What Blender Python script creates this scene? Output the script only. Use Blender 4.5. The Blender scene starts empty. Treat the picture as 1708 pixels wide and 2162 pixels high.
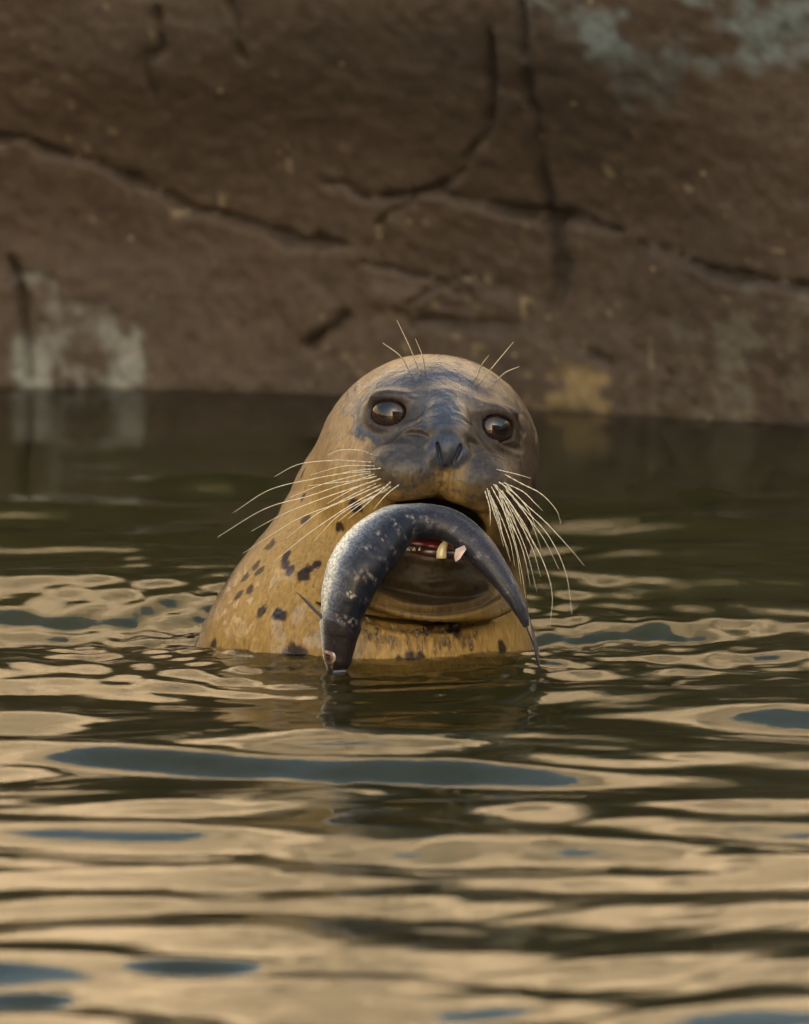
import bpy, math, random
import numpy as np
from mathutils import Vector
from mathutils.bvhtree import BVHTree

S = bpy.context.scene
COL = S.collection
random.seed(7)

# ------------------------------------------------------------------ camera
CAM = np.array([0.0, -8.0, 1.355]); AIM = np.array([0.0, 0.0, 0.102])
FW = AIM - CAM; DIST = float(np.linalg.norm(FW)); FW /= DIST
RT = np.array([1.0, 0, 0]); UP = np.cross(RT, FW)
PX = 0.66 / 1708.0
cd = bpy.data.cameras.new('camera'); cam = bpy.data.objects.new('camera', cd); COL.objects.link(cam)
cam.location = CAM
cam.rotation_euler = Vector(FW).to_track_quat('-Z', 'Y').to_euler()
cd.sensor_fit = 'HORIZONTAL'; cd.sensor_width = 36; cd.lens = 36 * DIST / 0.66
cd.clip_start = 0.05; cd.clip_end = 400
cd.dof.use_dof = True; cd.dof.focus_distance = DIST - 0.09; cd.dof.aperture_fstop = 10
S.camera = cam

# ------------------------------------------------------------------ sky, sun, exposure
SUN_EL, SUN_AZ = math.radians(24), math.radians(14)     # azimuth: to the right of straight behind the camera
sdir = Vector((math.sin(SUN_AZ) * math.cos(SUN_EL), -math.cos(SUN_AZ) * math.cos(SUN_EL), math.sin(SUN_EL)))
world = bpy.data.worlds.new('World'); S.world = world; world.use_nodes = True
wn = world.node_tree.nodes; wl = world.node_tree.links
sky = wn.new('ShaderNodeTexSky'); sky.sky_type = 'NISHITA'; sky.sun_disc = False
sky.sun_elevation = SUN_EL; sky.sun_rotation = math.atan2(sdir.x, sdir.y)
sky.air_density = 1.8; sky.dust_density = 2.0; sky.ozone_density = 1.5
wn['Background'].inputs['Strength'].default_value = 0.13
wl.new(sky.outputs[0], wn['Background'].inputs['Color'])
sl = bpy.data.lights.new('sun', 'SUN'); sl.energy = 5.0; sl.angle = math.radians(0.5); sl.color = (1.0, 0.90, 0.78)
sun = bpy.data.objects.new('sun', sl); COL.objects.link(sun); sun.location = sdir * 30
sun.rotation_euler = (-sdir).to_track_quat('-Z', 'Y').to_euler()
vs = S.view_settings; vs.view_transform = 'Standard'; vs.look = 'None'; vs.gamma = 1.0; vs.exposure = 1.54
vs.use_white_balance = True; vs.white_balance_temperature = 7200; vs.white_balance_tint = 13
try: vs.use_curve_mapping = False
except Exception: pass
S.display_settings.display_device = 'sRGB'
S.cycles.use_denoising = True
S.cycles.max_bounces = 10; S.cycles.transmission_bounces = 8; S.cycles.volume_bounces = 1
S.cycles.caustics_reflective = True; S.cycles.caustics_refractive = True
S.cycles.sample_clamp_indirect = 6.0

# ------------------------------------------------------------------ helpers
def ray(px, py):
    d = FW * DIST + RT * (px - 854) * PX + UP * (1081 - py) * PX
    return d / np.linalg.norm(d)

def at_y(px, py, y):
    """point seen at a picture position, at world depth y"""
    d = ray(px, py)
    return CAM + d * ((y - CAM[1]) / d[1])

def tag(o, label=None, cat=None, group=None, kind=None):
    for k, v in (('label', label), ('category', cat), ('group', group), ('kind', kind)):
        if v: o[k] = v
    return o

def mesh_obj(name, V, F, mat, parent=None, smooth=True, cols=None):
    me = bpy.data.meshes.new(name)
    V = np.asarray(V, dtype=np.float32)
    F = np.asarray(F, dtype=np.int32) if not isinstance(F, list) else F
    if isinstance(F, np.ndarray):
        n, k = F.shape
        me.vertices.add(len(V)); me.vertices.foreach_set('co', V.ravel())
        me.loops.add(n * k); me.loops.foreach_set('vertex_index', F.ravel())
        me.polygons.add(n); me.polygons.foreach_set('loop_start', np.arange(0, n * k, k, dtype=np.int32))
        me.update(calc_edges=True); me.validate()
    else:
        me.from_pydata([tuple(map(float, v)) for v in V], [], F)
    if smooth:
        me.polygons.foreach_set('use_smooth', np.ones(len(me.polygons), dtype=bool))
    if cols is not None:
        for nm, arr in cols.items():
            if arr.ndim == 1:
                a = me.attributes.new(nm, 'FLOAT', 'POINT'); a.data.foreach_set('value', arr.astype(np.float32))
            else:
                a = me.attributes.new(nm, 'FLOAT_COLOR', 'POINT')
                a.data.foreach_set('color', np.concatenate([arr, np.ones((len(arr), 1))], 1).astype(np.float32).ravel())
    me.materials.append(mat)
    o = bpy.data.objects.new(name, me); COL.objects.link(o)
    if parent: o.parent = parent
    return o

def vnoise(P, scale, seed=0):
    """smooth value noise, P (N,2|3), result about -1..1"""
    P = np.asarray(P, dtype=np.float64) / scale + 1000.0 + seed * 17.31
    if P.shape[1] == 2: P = np.concatenate([P, np.zeros((len(P), 1)) + seed], 1)
    i = np.floor(P).astype(np.int64); f = P - i; f = f * f * f * (f * (f * 6 - 15) + 10)
    def h(a, b, c):
        n = (a * 73856093) ^ (b * 19349663) ^ (c * 83492791) ^ (seed * 2654435)
        n = (n ^ (n >> 13)) * 1274126177 & 0x7fffffff
        n = (n ^ (n >> 15)) * 2246822519 & 0x7fffffff
        return ((n >> 7) & 0xffff) / 32767.5 - 1.0
    r = 0
    for dx in (0, 1):
        wx = f[:, 0] if dx else 1 - f[:, 0]
        for dy in (0, 1):
            wy = f[:, 1] if dy else 1 - f[:, 1]
            for dz in (0, 1):
                wz = f[:, 2] if dz else 1 - f[:, 2]
                r = r + wx * wy * wz * h(i[:, 0] + dx, i[:, 1] + dy, i[:, 2] + dz)
    return r

def fbm(P, scale, octs=4, seed=0, gain=0.5):
    r = 0; a = 1.0; t = 0
    for o in range(octs):
        r = r + a * vnoise(P, scale / 2 ** o, seed + o); t += a; a *= gain
    return r / t

def sstep(a, b, x):
    t = np.clip((x - a) / (b - a), 0, 1); return t * t * (3 - 2 * t)

def polydist(P2, poly):
    """distance of 2-D points to a polyline, and the place along it 0..1"""
    poly = np.asarray(poly, float); best = np.full(len(P2), 1e9); tt = np.zeros(len(P2)); side = np.zeros(len(P2))
    L = np.linalg.norm(np.diff(poly, axis=0), axis=1); cum = np.concatenate([[0], np.cumsum(L)])
    for i in range(len(poly) - 1):
        a, b = poly[i], poly[i + 1]; ab = b - a
        t = np.clip(((P2 - a) @ ab) / (ab @ ab), 0, 1)
        q = P2 - (a + t[:, None] * ab); d = np.hypot(q[:, 0], q[:, 1]); m = d < best
        best[m] = d[m]; tt[m] = (cum[i] + t[m] * L[i]) / cum[-1]
        side[m] = np.sign(ab[0] * q[m, 1] - ab[1] * q[m, 0])
    return best, tt, side

def spline(pts, n):
    """Catmull-Rom through pts -> n samples (any number of columns)"""
    p = np.asarray(pts, float); p = np.vstack([2 * p[0] - p[1], p, 2 * p[-1] - p[-2]])
    out = []; m = len(p) - 3
    for u in np.linspace(0, m - 1e-6, n):
        i = int(u); t = u - i
        a, b, c, d = p[i], p[i + 1], p[i + 2], p[i + 3]
        out.append(0.5 * ((2 * b) + (-a + c) * t + (2 * a - 5 * b + 4 * c - d) * t * t + (-a + 3 * b - 3 * c + d) * t ** 3))
    return np.array(out)

def tube(pts, rad, sides=8, cap=True):
    P = np.asarray(pts, float); n = len(P); V = []; F = []
    T = np.gradient(P, axis=0); T /= np.linalg.norm(T, axis=1)[:, None] + 1e-12
    ref = np.array([0, 0, 1.0]) if abs(T[0][2]) < 0.9 else np.array([1.0, 0, 0])
    N = np.cross(T[0], ref); N /= np.linalg.norm(N)
    for i in range(n):
        N = N - T[i] * (N @ T[i]); N /= np.linalg.norm(N); B = np.cross(T[i], N)
        for k in range(sides):
            a = 2 * math.pi * k / sides
            V.append(P[i] + rad[i] * (math.cos(a) * N + math.sin(a) * B))
    for i in range(n - 1):
        for k in range(sides):
            F.append((i * sides + k, i * sides + (k + 1) % sides, (i + 1) * sides + (k + 1) % sides, (i + 1) * sides + k))
    if cap:
        F.append(tuple(range(sides))[::-1]); F.append(tuple((n - 1) * sides + k for k in range(sides)))
    return V, F

class Mat:
    def __init__(s, name):
        s.m = bpy.data.materials.new(name); s.m.use_nodes = True
        s.n = s.m.node_tree.nodes; s.l = s.m.node_tree.links
        s.b = s.n['Principled BSDF']; s.out = s.n['Material Output']
    def set(s, **k):
        for a, v in k.items():
            s.b.inputs[a.replace('_', ' ')].default_value = v if not (isinstance(v, tuple) and len(v) == 3) else (*v, 1)
        return s
    def node(s, t, **k):
        nd = s.n.new(t)
        for a, v in k.items(): setattr(nd, a, v)
        return nd
    def link(s, a, b): s.l.new(a, b)
    def attr(s, name):
        return s.node('ShaderNodeAttribute', attribute_name=name)
    def noise(s, scale, detail=3, rough=0.5, stretch=None, coord='Object'):
        tc = s.node('ShaderNodeTexCoord'); n = s.node('ShaderNodeTexNoise')
        n.inputs['Scale'].default_value = scale; n.inputs['Detail'].default_value = detail; n.inputs['Roughness'].default_value = rough
        if stretch:
            mp = s.node('ShaderNodeMapping'); mp.inputs['Scale'].default_value = stretch
            s.link(tc.outputs[coord], mp.inputs[0]); s.link(mp.outputs[0], n.inputs['Vector'])
        else: s.link(tc.outputs[coord], n.inputs['Vector'])
        return n
    def ramp(s, src, stops):
        r = s.node('ShaderNodeValToRGB'); e = r.color_ramp.elements
        while len(e) < len(stops): e.new(0.5)
        for el, (p, c) in zip(e, stops):
            el.position = p; el.color = (c, c, c, 1) if not isinstance(c, tuple) else (*c, 1)
        s.link(src, r.inputs[0]); return r
    def mix(s, a, b, fac, mode='MIX'):
        m = s.node('ShaderNodeMix', data_type='RGBA', blend_type=mode)
        for sock, v in ((m.inputs[0], fac), (m.inputs[6], a), (m.inputs[7], b)):
            if hasattr(v, 'links') or isinstance(v, bpy.types.NodeSocket): s.link(v, sock)
            elif isinstance(v, tuple): sock.default_value = (*v, 1)
            else: sock.default_value = v
        return m.outputs[2]
    def bump(s, h, strength, dist, prev=None):
        b = s.node('ShaderNodeBump'); b.inputs['Strength'].default_value = strength; b.inputs['Distance'].default_value = dist
        s.link(h, b.inputs['Height'])
        if prev is not None: s.link(prev, b.inputs['Normal'])
        return b.outputs[0]

# ------------------------------------------------------------------ rock wall
PLAN = [(-5.2, -9.0), (-4.6, -5.0), (-3.6, -1.2), (-2.3, 1.2), (-1.2, 1.62), (-0.42, 1.44), (0.05, 1.33), (0.42, 1.19), (1.2, 0.98), (2.3, 0.6), (3.5, -1.2), (4.5, -5.0), (5.2, -9.0)]
plan = spline(PLAN, 4000)
seg = np.concatenate([[0], np.cumsum(np.linalg.norm(np.diff(plan, axis=0), axis=1))])
u0 = seg[np.argmin(np.abs(plan[:, 0]))]; seg = seg - u0
def plan_at(u): return np.stack([np.interp(u, seg, plan[:, 0]), np.interp(u, seg, plan[:, 1])], 1)
def wall_y(x):
    m = (plan[:, 1] > 0.3); return np.interp(x, plan[m, 0], plan[m, 1])
def wall_pt(px, py):
    y = 1.33
    for _ in range(6):
        p = at_y(px, py, y); y = float(wall_y(p[0]))
    return (p[0], p[2])

def axis_pts(lo, a, b, hi, fine, coarse):
    mid = np.arange(a, b, fine); L = []; s = fine; x = a
    while x > lo: s = min(s * 1.12, coarse); x -= s; L.append(x)
    R = []; s = fine; x = b
    while x < hi: s = min(s * 1.12, coarse); R.append(x); x += s
    return np.concatenate([L[::-1], mid, R])

CR = [  # cracks: polyline in the picture, half width m, depth m, step m (rock under the crack stands proud)
 ([(-60, 262), (0, 272), (60, 290), (150, 325), (250, 355), (330, 400), (400, 435), (470, 465), (560, 490), (650, 515), (740, 508)], .0042, .022, .010),
 ([(680, 385), (740, 390), (800, 412), (860, 405), (950, 400), (1030, 425), (1100, 445), (1180, 462), (1240, 463), (1320, 482)], .0040, .020, .008),
 ([(800, 470), (850, 430), (930, 390), (1000, 340), (1060, 270), (1085, 200), (1110, 110), (1112, 20)], .0030, .012, .004),
 ([(1165, 460), (1170, 350), (1180, 220), (1185, 90), (1190, -40)], .0034, .010, 0),
 ([(1180, 460), (1195, 540), (1190, 600), (1155, 670)], .0042, .016, 0),
 ([(1355, 515), (1430, 535), (1480, 555), (1560, 580), (1708, 600), (1800, 605)], .0040, .016, .012),
 ([(530, -30), (545, 60), (560, 120)], .0045, .014, 0),
 ([(390, -20), (380, 80), (345, 110), (360, 200)], .0045, .012, 0),
 ([(730, 660), (690, 700), (640, 740)], .0040, .014, .004),
 ([(860, 680), (960, 688), (1090, 690), (1200, 720), (1300, 770)], .0030, .012, .008),
 ([(1430, 770), (1400, 860)], .0028, .012, 0),
 ([(20, 540), (45, 640), (60, 810)], .0045, .016, 0),
 ([(850, 645), (900, 622), (980, 582), (1050, 590)], .0030, .010, .004),
 ([(760, 545), (840, 560), (930, 600), (1000, 640)], .0026, .008, .003),
]
uu = axis_pts(-14.3, -0.62, 0.62, 13.9, 0.0042, 0.12)
uu = uu[(uu > seg[0] + 0.01) & (uu < seg[-1] - 0.01)]
zz = axis_pts(-1.7, -0.05, 0.46, 1.55, 0.0042, 0.04)
zz = zz[zz < 1.55]
NU = len(uu); NZ = len(zz)
ntop = 14
pl = plan_at(uu); tg = np.gradient(pl, uu, axis=0); tg /= np.linalg.norm(tg, axis=1)[:, None]
nr = np.stack([tg[:, 1], -tg[:, 0]], 1)                     # towards the pool
UU, ZZ = np.meshgrid(uu, zz, indexing='ij')
Pu = np.stack([UU.ravel(), ZZ.ravel()], 1)
XZ = np.stack([np.repeat(pl[:, 0], NZ), ZZ.ravel()], 1)
disp = 0.10 * fbm(Pu, 1.3, 3, 3) + 0.045 * fbm(Pu, 0.35, 3, 5) + 0.006 * fbm(Pu, 0.08, 3, 9) + 0.0018 * fbm(Pu, 0.02, 2, 12)
fl = np.clip(np.abs(Pu[:, 0]) / 1.0, 0, 1)
disp = disp * (0.35 + 0.65 * fl)
near = (np.abs(Pu[:, 0]) < 0.75) & (Pu[:, 1] > -0.15) & (Pu[:, 1] < 0.6)
W2 = XZ[near] + np.stack([0.004 * vnoise(Pu[near], 0.03, 41), 0.004 * vnoise(Pu[near], 0.03, 42)], 1)
dd = np.zeros(near.sum()); crk = np.zeros(near.sum())
for poly, hw, dep, stp in CR:
    q = [wall_pt(*p) for p in poly]
    d, t, sd = polydist(W2, q)
    w = 1.25 * hw * (0.65 + 0.55 * vnoise(Pu[near], 0.05, 51)) * np.clip(1.2 - np.abs(2 * t - 1) ** 6, 0.1, 1)
    w = w * (1 + 0.8 * vnoise(Pu[near], 0.018, 53)); g = np.exp(-(d / np.maximum(w, 0.0008)) ** 2) * np.clip(0.85 + 0.6 * vnoise(Pu[near], 0.06, 54), 0.35, 1)
    dd -= 1.3 * dep * g; crk = np.maximum(crk, g)
    if stp:
        fade = np.exp(-(d / 0.07) ** 2) * np.clip(1 - np.abs(2 * t - 1) ** 8, 0, 1)
        dd += stp * fade * np.where(sd < 0, 1.0, -0.3) * sstep(0, 0.004, d)
# hammered, wrinkled patch left of the middle and the chipped patch at the waterline
pc = wall_pt(900, 600); e = np.exp(-(((XZ[near, 0] - pc[0]) / 0.09) ** 2 + ((XZ[near, 1] - pc[1]) / 0.035) ** 2))
dd += 0.010 * e * fbm(XZ[near] * [0.6, 1.6], 0.03, 3, 71)
pc = wall_pt(165, 700)
cpoly = np.array([wall_pt(*p) for p in [(55, 575), (110, 568), (150, 625), (198, 655), (222, 635), (236, 690), (255, 710), (276, 652), (302, 700), (304, 850), (26, 850), (22, 720), (48, 690)]])
cq = XZ[near] + 0.010 * np.stack([fbm(XZ[near], .03, 3, 77), fbm(XZ[near], .03, 3, 78)], 1)
ins = np.zeros(len(cq), bool)
for k in range(len(cpoly)):
    (x1, y1), (x2, y2) = cpoly[k], cpoly[(k + 1) % len(cpoly)]
    ins ^= ((y1 > cq[:, 1]) != (y2 > cq[:, 1])) & (cq[:, 0] < (x2 - x1) * (cq[:, 1] - y1) / (y2 - y1 + 1e-12) + x1)
cdist = polydist(cq, np.vstack([cpoly, cpoly[:1]]))[0]
chip = np.where(ins, sstep(0, .004, cdist), 0.0)
dd -= 0.003 * chip
dd += 0.0022 * fbm(XZ[near], 0.012, 2, 81)
disp[near] += dd
# gentle lean: undercut at the foot, rolling back at the top
lean = -0.05 * np.exp(-((Pu[:, 1] - 0.42) / 0.12) ** 2) * 0.5 - 0.25 * sstep(1.1, 1.55, Pu[:, 1]) ** 2
disp = disp + lean + 0.13 * sstep(0.10, 0.44, Pu[:, 1]) ** 1.3 * (1 - 0.5 * sstep(.1, .7, Pu[:, 0]))
X3 = np.repeat(pl[:, 0], NZ) + np.repeat(nr[:, 0], NZ) * disp
Y3 = np.repeat(pl[:, 1], NZ) + np.repeat(nr[:, 1], NZ) * disp
Z3 = ZZ.ravel() + 0.02 * fbm(Pu, 0.5, 2, 90) * sstep(0.5, 1.0, Pu[:, 1])
G = np.stack([X3, Y3, Z3], 1).reshape(NU, NZ, 3)
tops = []
for k in range(1, ntop + 1):
    a = k / ntop; last = G[:, -1].copy()
    off = 2.6 * a ** 1.4
    last[:, 0] -= nr[:, 0] * off; last[:, 1] -= nr[:, 1] * off
    last[:, 2] += 0.12 * math.sin(min(1, a * 4) * math.pi / 2) + 0.05 * vnoise(np.stack([uu, uu * 0 + a * 3], 1), 0.8, 7) * a
    tops.append(last)
G = np.concatenate([G, np.stack(tops, 1)], 1); NT = G.shape[1]
idx = np.arange(NU * NT).reshape(NU, NT)
Fq = np.stack([idx[:-1, :-1], idx[:-1, 1:], idx[1:, 1:], idx[1:, :-1]], -1).reshape(-1, 4)
V = G.reshape(-1, 3)
# rock colours: sun and shade contrast painted in, dark brown low, pale sandy above
PP = np.stack([np.repeat(uu, NT), V[:, 2]], 1); zc = V[:, 2]
n1 = fbm(PP, 0.30, 4, 101); n2 = fbm(PP, 0.05, 4, 111); n3 = fbm(PP, 0.012, 3, 121)
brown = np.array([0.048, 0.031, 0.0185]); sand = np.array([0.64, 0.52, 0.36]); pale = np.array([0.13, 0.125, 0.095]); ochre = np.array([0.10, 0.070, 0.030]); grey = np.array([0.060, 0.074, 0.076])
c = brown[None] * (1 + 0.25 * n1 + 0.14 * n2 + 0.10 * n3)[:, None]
def put(c, col, m): return c * (1 - m[:, None]) + col[None] * m[:, None] * (1 + 0.25 * n2 + 0.2 * n3)[:, None]
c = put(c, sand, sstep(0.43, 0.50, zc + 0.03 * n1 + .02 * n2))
c = put(c, ochre * 0.8, 0.35 * sstep(0.10, -0.02, zc) * sstep(-.4, .5, n2))
mm = np.zeros(len(V)); full = np.zeros(NU * NZ); full[near] = chip; mm.reshape(NU, NT)[:, :NZ] = full.reshape(NU, NZ)
lowband = sstep(0.07, 0.0, zc)
c = put(c, np.array([.15, .155, .13]), mm * (0.66 + 0.34 * lowband) * sstep(-.6, .3, n2 + .6 * n3))
def blob(px, py, rx, rz, seed, sc=0.04):
    q = wall_pt(px, py)
    r = np.sqrt(((V[:, 0] - q[0]) / rx) ** 2 + ((V[:, 2] - q[1]) / rz) ** 2) + 0.5 * fbm(PP, sc, 4, seed)
    return (1 - sstep(0.6, 1.15, r)) * (np.abs(PP[:, 0]) < 1)
c = put(c, ochre * 1.6, 0.85 * blob(1190, 815, .085, .028, 131) * sstep(-.2, .4, n2 + n3))
c = put(c, pale * .8, 0.45 * blob(1560, 700, .10, .06, 135) * sstep(-.1, .5, n2 + n3))
c = put(c, pale * .8, 0.30 * blob(1560, 850, .16, .02, 136) * sstep(-.3, .5, n2 + n3))
c = put(c, grey * 1.8, 0.9 * blob(1480, 40, .16, .045, 139) * sstep(-.3, .4, n2 + .6 * n3))
c = put(c, grey, 0.5 * blob(1350, 120, .04, .05, 141) * sstep(-.2, .5, n2 + .6 * n3))
c = put(c, np.array([.070, .053, .040]), 0.5 * blob(300, 40, .12, .05, 143))
c = c * (1 - 0.42 * np.exp(-((V[:, 0] - .0) / .22) ** 2 - ((zc - .36) / .11) ** 2) * (np.abs(PP[:, 0]) < 1) * sstep(.42, .36, zc))[:, None]  # top-centre hollow: its shade is painted into the rock colour
c = c * (1 - 0.5 * sstep(.05, .5, fbm(PP * [1, .6], .16, 4, 161)) * sstep(.42, .6, zc))[:, None]
vcr = np.minimum(np.abs(vnoise(PP, .22, 171) + .3 * vnoise(PP, .07, 172)), np.abs(vnoise(PP, .15, 173) + .3 * vnoise(PP, .05, 174)))
c = c * (1 - 0.7 * (1 - sstep(.0, .035, vcr)) * sstep(.45, .6, zc))[:, None]
spk = 0.6 * sstep(0.80, 0.9, vnoise(PP, 0.009, 151)) * sstep(.1, .5, vnoise(PP, 0.06, 152))
c = put(c, np.array([.30, .24, .14]), 0.7 * spk * (zc < .5))
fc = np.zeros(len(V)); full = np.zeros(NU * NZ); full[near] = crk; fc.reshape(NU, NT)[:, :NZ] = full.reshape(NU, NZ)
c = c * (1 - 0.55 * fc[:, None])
m = Mat('rock'); a = m.attr('Col'); m.set(Roughness=0.75)
v = m.node('ShaderNodeTexVoronoi'); v.inputs['Scale'].default_value = 46; tc = m.node('ShaderNodeTexCoord'); m.link(tc.outputs['Object'], v.inputs['Vector'])
sp = m.ramp(v.outputs['Distance'], [(0.06, 1.0), (0.13, 0.0)])
vr = m.ramp(v.outputs['Color'], [(0.70, 0.0), (0.78, 0.9)])
mu = m.node('ShaderNodeMath', operation='MULTIPLY'); m.link(sp.outputs[0], mu.inputs[0]); m.link(vr.outputs[0], mu.inputs[1])
tint = m.mix((0.26, 0.13, 0.03), (0.24, 0.20, 0.14), v.outputs['Color'])
base = m.mix(a.outputs['Color'], tint, mu.outputs[0])
ng = m.noise(90, 5, 0.65)
g2 = m.ramp(ng.outputs[0], [(0.3, 0.72), (0.7, 1.25)])
base = m.mix(base, g2.outputs[0], 1.0, 'MULTIPLY'); m.link(base, m.b.inputs['Base Color'])
nb = m.bump(ng.outputs[0], 0.4, 0.003); nb = m.bump(m.noise(25, 4, .6).outputs[0], 0.5, 0.01, nb); m.link(nb, m.b.inputs['Normal'])
rock_mat = m.m
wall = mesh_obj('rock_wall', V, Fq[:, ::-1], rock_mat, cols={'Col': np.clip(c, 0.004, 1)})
tag(wall, 'dark brown cracked rock wall rising from the water behind the seal', 'rock wall')

# ------------------------------------------------------------------ unseen building added behind the viewer to shade the pool
m = Mat('render_plaster').set(Base_Color=(0.33, 0.29, 0.24), Roughness=0.9); n = m.noise(6, 5, .6)
m.link(m.ramp(n.outputs[0], [(0.3, (0.27, .24, .20)), (0.7, (0.38, .34, .28))]).outputs[0], m.b.inputs['Base Color']); plaster = m.m
def box(x0, x1, y0, y1, z0, z1):
    V = [(x, y, z) for z in (z0, z1) for y in (y0, y1) for x in (x0, x1)]
    return V, [(0, 2, 3, 1), (4, 5, 7, 6), (0, 1, 5, 4), (2, 6, 7, 3), (0, 4, 6, 2), (1, 3, 7, 5)]
BY = -10.2
hb = 0.50 + (1.33 - BY) * math.tan(SUN_EL) / math.cos(SUN_AZ) * 1.0
bl = bpy.data.objects.new('shade_blocker', None); COL.objects.link(bl); bl.location = (0, BY, 0)
tag(bl, 'unseen plastered block added behind the viewer to shade the pool', 'shade blocker')
def bpart(name, bx, mat, bev=0):
    V, F = box(*bx); V = [(x, y - BY, z) for x, y, z in V]
    return mesh_obj(name, V, F, mat, bl, smooth=False)
bpart('wall', (1.1, 14, BY - 4, BY - .35, -0.2, hb - .25), plaster)
slate = Mat('roof_felt').set(Base_Color=(.07, .07, .07), Roughness=.9).m
bpart('roof', (0.9, 14.3, BY - 4.3, BY, hb - .25, hb), slate)
glass = Mat('dark_glass').set(Base_Color=(.02, .025, .03), Roughness=.05).m
for i in range(6):
    x = 2.2 + i * 1.95
    bpart('window', (x, x + 1.1, BY - .36, BY - .33, 1.4, 3.0), glass)
wood = Mat('dark_wood').set(Base_Color=(.06, .04, .025), Roughness=.7).m

# ------------------------------------------------------------------ pool floor
m = Mat('pool_floor'); n = m.noise(3, 5, .6); m.set(Roughness=1.0)
m.link(m.ramp(n.outputs[0], [(0.3, (0.05, .045, .02)), (0.7, (0.10, .085, .04))]).outputs[0], m.b.inputs['Base Color'])
xs = np.linspace(-7, 7, 60); ys = np.linspace(-9.9, 3, 60); X, Y = np.meshgrid(xs, ys, indexing='ij')
P2 = np.stack([X.ravel(), Y.ravel()], 1); Z = -1.35 + 0.06 * fbm(P2, 1.2, 3, 5)
idx = np.arange(3600).reshape(60, 60)
fl = mesh_obj('pool_floor', np.stack([X.ravel(), Y.ravel(), Z], 1), np.stack([idx[:-1, :-1], idx[1:, :-1], idx[1:, 1:], idx[:-1, 1:]], -1).reshape(-1, 4), m.m)
tag(fl, kind='structure')
V, F = box(-7, 7, BY, -9.0, -1.5, 0.25); o = mesh_obj('paving', V, F, plaster, smooth=False); tag(o, kind='structure')

# ------------------------------------------------------------------ water
xs = axis_pts(-5.4, -0.50, 0.50, 5.4, 0.0045, 0.15); ys = axis_pts(-9.2, -1.75, 1.5, 2.2, 0.0045, 0.15)
X, Y = np.meshgrid(xs, ys, indexing='ij'); P2 = np.stack([X.ravel(), Y.ravel()], 1)
rs = np.random.RandomState(11)
wx = P2[:, 0] + 0.05 * vnoise(P2, 0.32, 1) + 0.015 * vnoise(P2, 0.1, 2); wy = P2[:, 1] + 0.05 * vnoise(P2, 0.35, 3) + 0.012 * vnoise(P2, 0.1, 4)
def band(l0, l1, n, slope, spread):
    h = 0
    for i in range(n):
        lam = math.exp(rs.uniform(math.log(l0), math.log(l1))); k = 2 * math.pi / lam
        th = rs.normal(0, spread); ph = rs.uniform(0, 2 * math.pi)
        h = h + slope * math.sqrt(2.0 / n) / k * np.sin(k * (math.cos(th) * wy + math.sin(th) * wx) + ph)
    return h
y = P2[:, 1]; x = P2[:, 0]
def gate(a, b, c_, d): return sstep(a, b, y) * (1 - sstep(c_, d, y))
calm = 1 - sstep(0.55, 0.85, y)
hA = band(0.28, 0.6, 14, 0.035, 0.35); hB = band(0.09, 0.22, 26, 0.062, 0.40); hC = band(0.024, 0.070, 50, 0.135, 0.24); hD = band(0.014, 0.03, 30, 0.06, 1.2)
sx, sy = x + 0.02, y - 0.0
rr = np.hypot(sx, sy)
envC = 0.08 + 0.92 * sstep(-0.32, -0.10, y) * (1 - sstep(0.35, 0.62, y)) * (0.75 + 0.5 * vnoise(P2, 0.2, 9))
nearseal = np.exp(-((rr - 0.16) / 0.07) ** 2)
H = hA * (0.35 + 0.65 * calm) * (1 + 1.9 * gate(-.15, .05, .5, .75)) + hB * (0.10 + 0.90 * calm) * (1 - 0.3 * envC) + hC * np.maximum(envC, 0.16) * (0.05 + .95 * calm) + hD * (2.0 * nearseal + 0.22 * envC * calm)
H *= 1 - 0.35 * sstep(1.0, 1.3, y)
# rings spreading from the seal
H += 0.0009 * np.sin(2 * math.pi * rr / 0.045 + 1.5 * vnoise(P2, 0.12, 21)) * np.exp(-((rr - 0.24) / 0.10) ** 2)
def py_to_y(py):
    d = ray(854, py); t = -CAM[2] / d[2]; return CAM[1] + d[1] * t
def facet(px, py, hx, hy, slope, tilt=0.0):
    """a real wavelet: water facing the camera (slope>0) or away from it (slope<0) round a place in the pool"""
    global H
    y0 = py_to_y(py); x0 = (px - 854) * PX * (CAM[2] / math.hypot(CAM[2], 8)) ; x0 = at_y(px, py, y0)[0]
    dy = y - y0 - tilt * (x - x0); dx = x - x0
    pw = 3 if slope > 0.25 else 2
    H += slope * dy * np.exp(-np.abs(dy / hy) ** pw - np.abs(dx / hx) ** pw)
facet(740, 1618, 0.225, 0.036, 0.38, -0.20)
facet(30, 1530, 0.055, 0.042, 0.28)
facet(420, 2045, 0.045, 0.022, 0.34)
facet(40, 2100, 0.035, 0.030, 0.36)
facet(350, 1735, 0.16, 0.06, -0.15)
facet(150, 1885, 0.17, 0.05, -0.15, 0.1)
facet(900, 1545, 0.14, 0.05, -0.15)
facet(1450, 1775, 0.2, 0.05, -0.17, -0.2)
facet(1050, 1890, 0.24, 0.05, -0.15)
facet(1090, 1785, 0.13, 0.045, -0.12)
facet(1000, 1830, 0.1, 0.05, -0.10)
facet(450, 1030, 0.055, 0.05, 0.32)
facet(1275, 1092, 0.022, 0.03, 0.28)
facet(1485, 1043, 0.022, 0.03, 0.30)
for fx, fy in ((1400, 1175), (1560, 1275), (1290, 1235), (1620, 1390), (1400, 1330), (1560, 1520), (220, 1195), (80, 1090), (1650, 1140), (1250, 1330), (1480, 1420), (1250, 1120)):
    facet(fx, fy, 0.12, 0.055, 0.21, random.uniform(-.15, .15))
NX, NY = len(xs), len(ys)
top = np.stack([X.ravel(), Y.ravel(), H], 1)
idx = np.arange(NX * NY).reshape(NX, NY)
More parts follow.
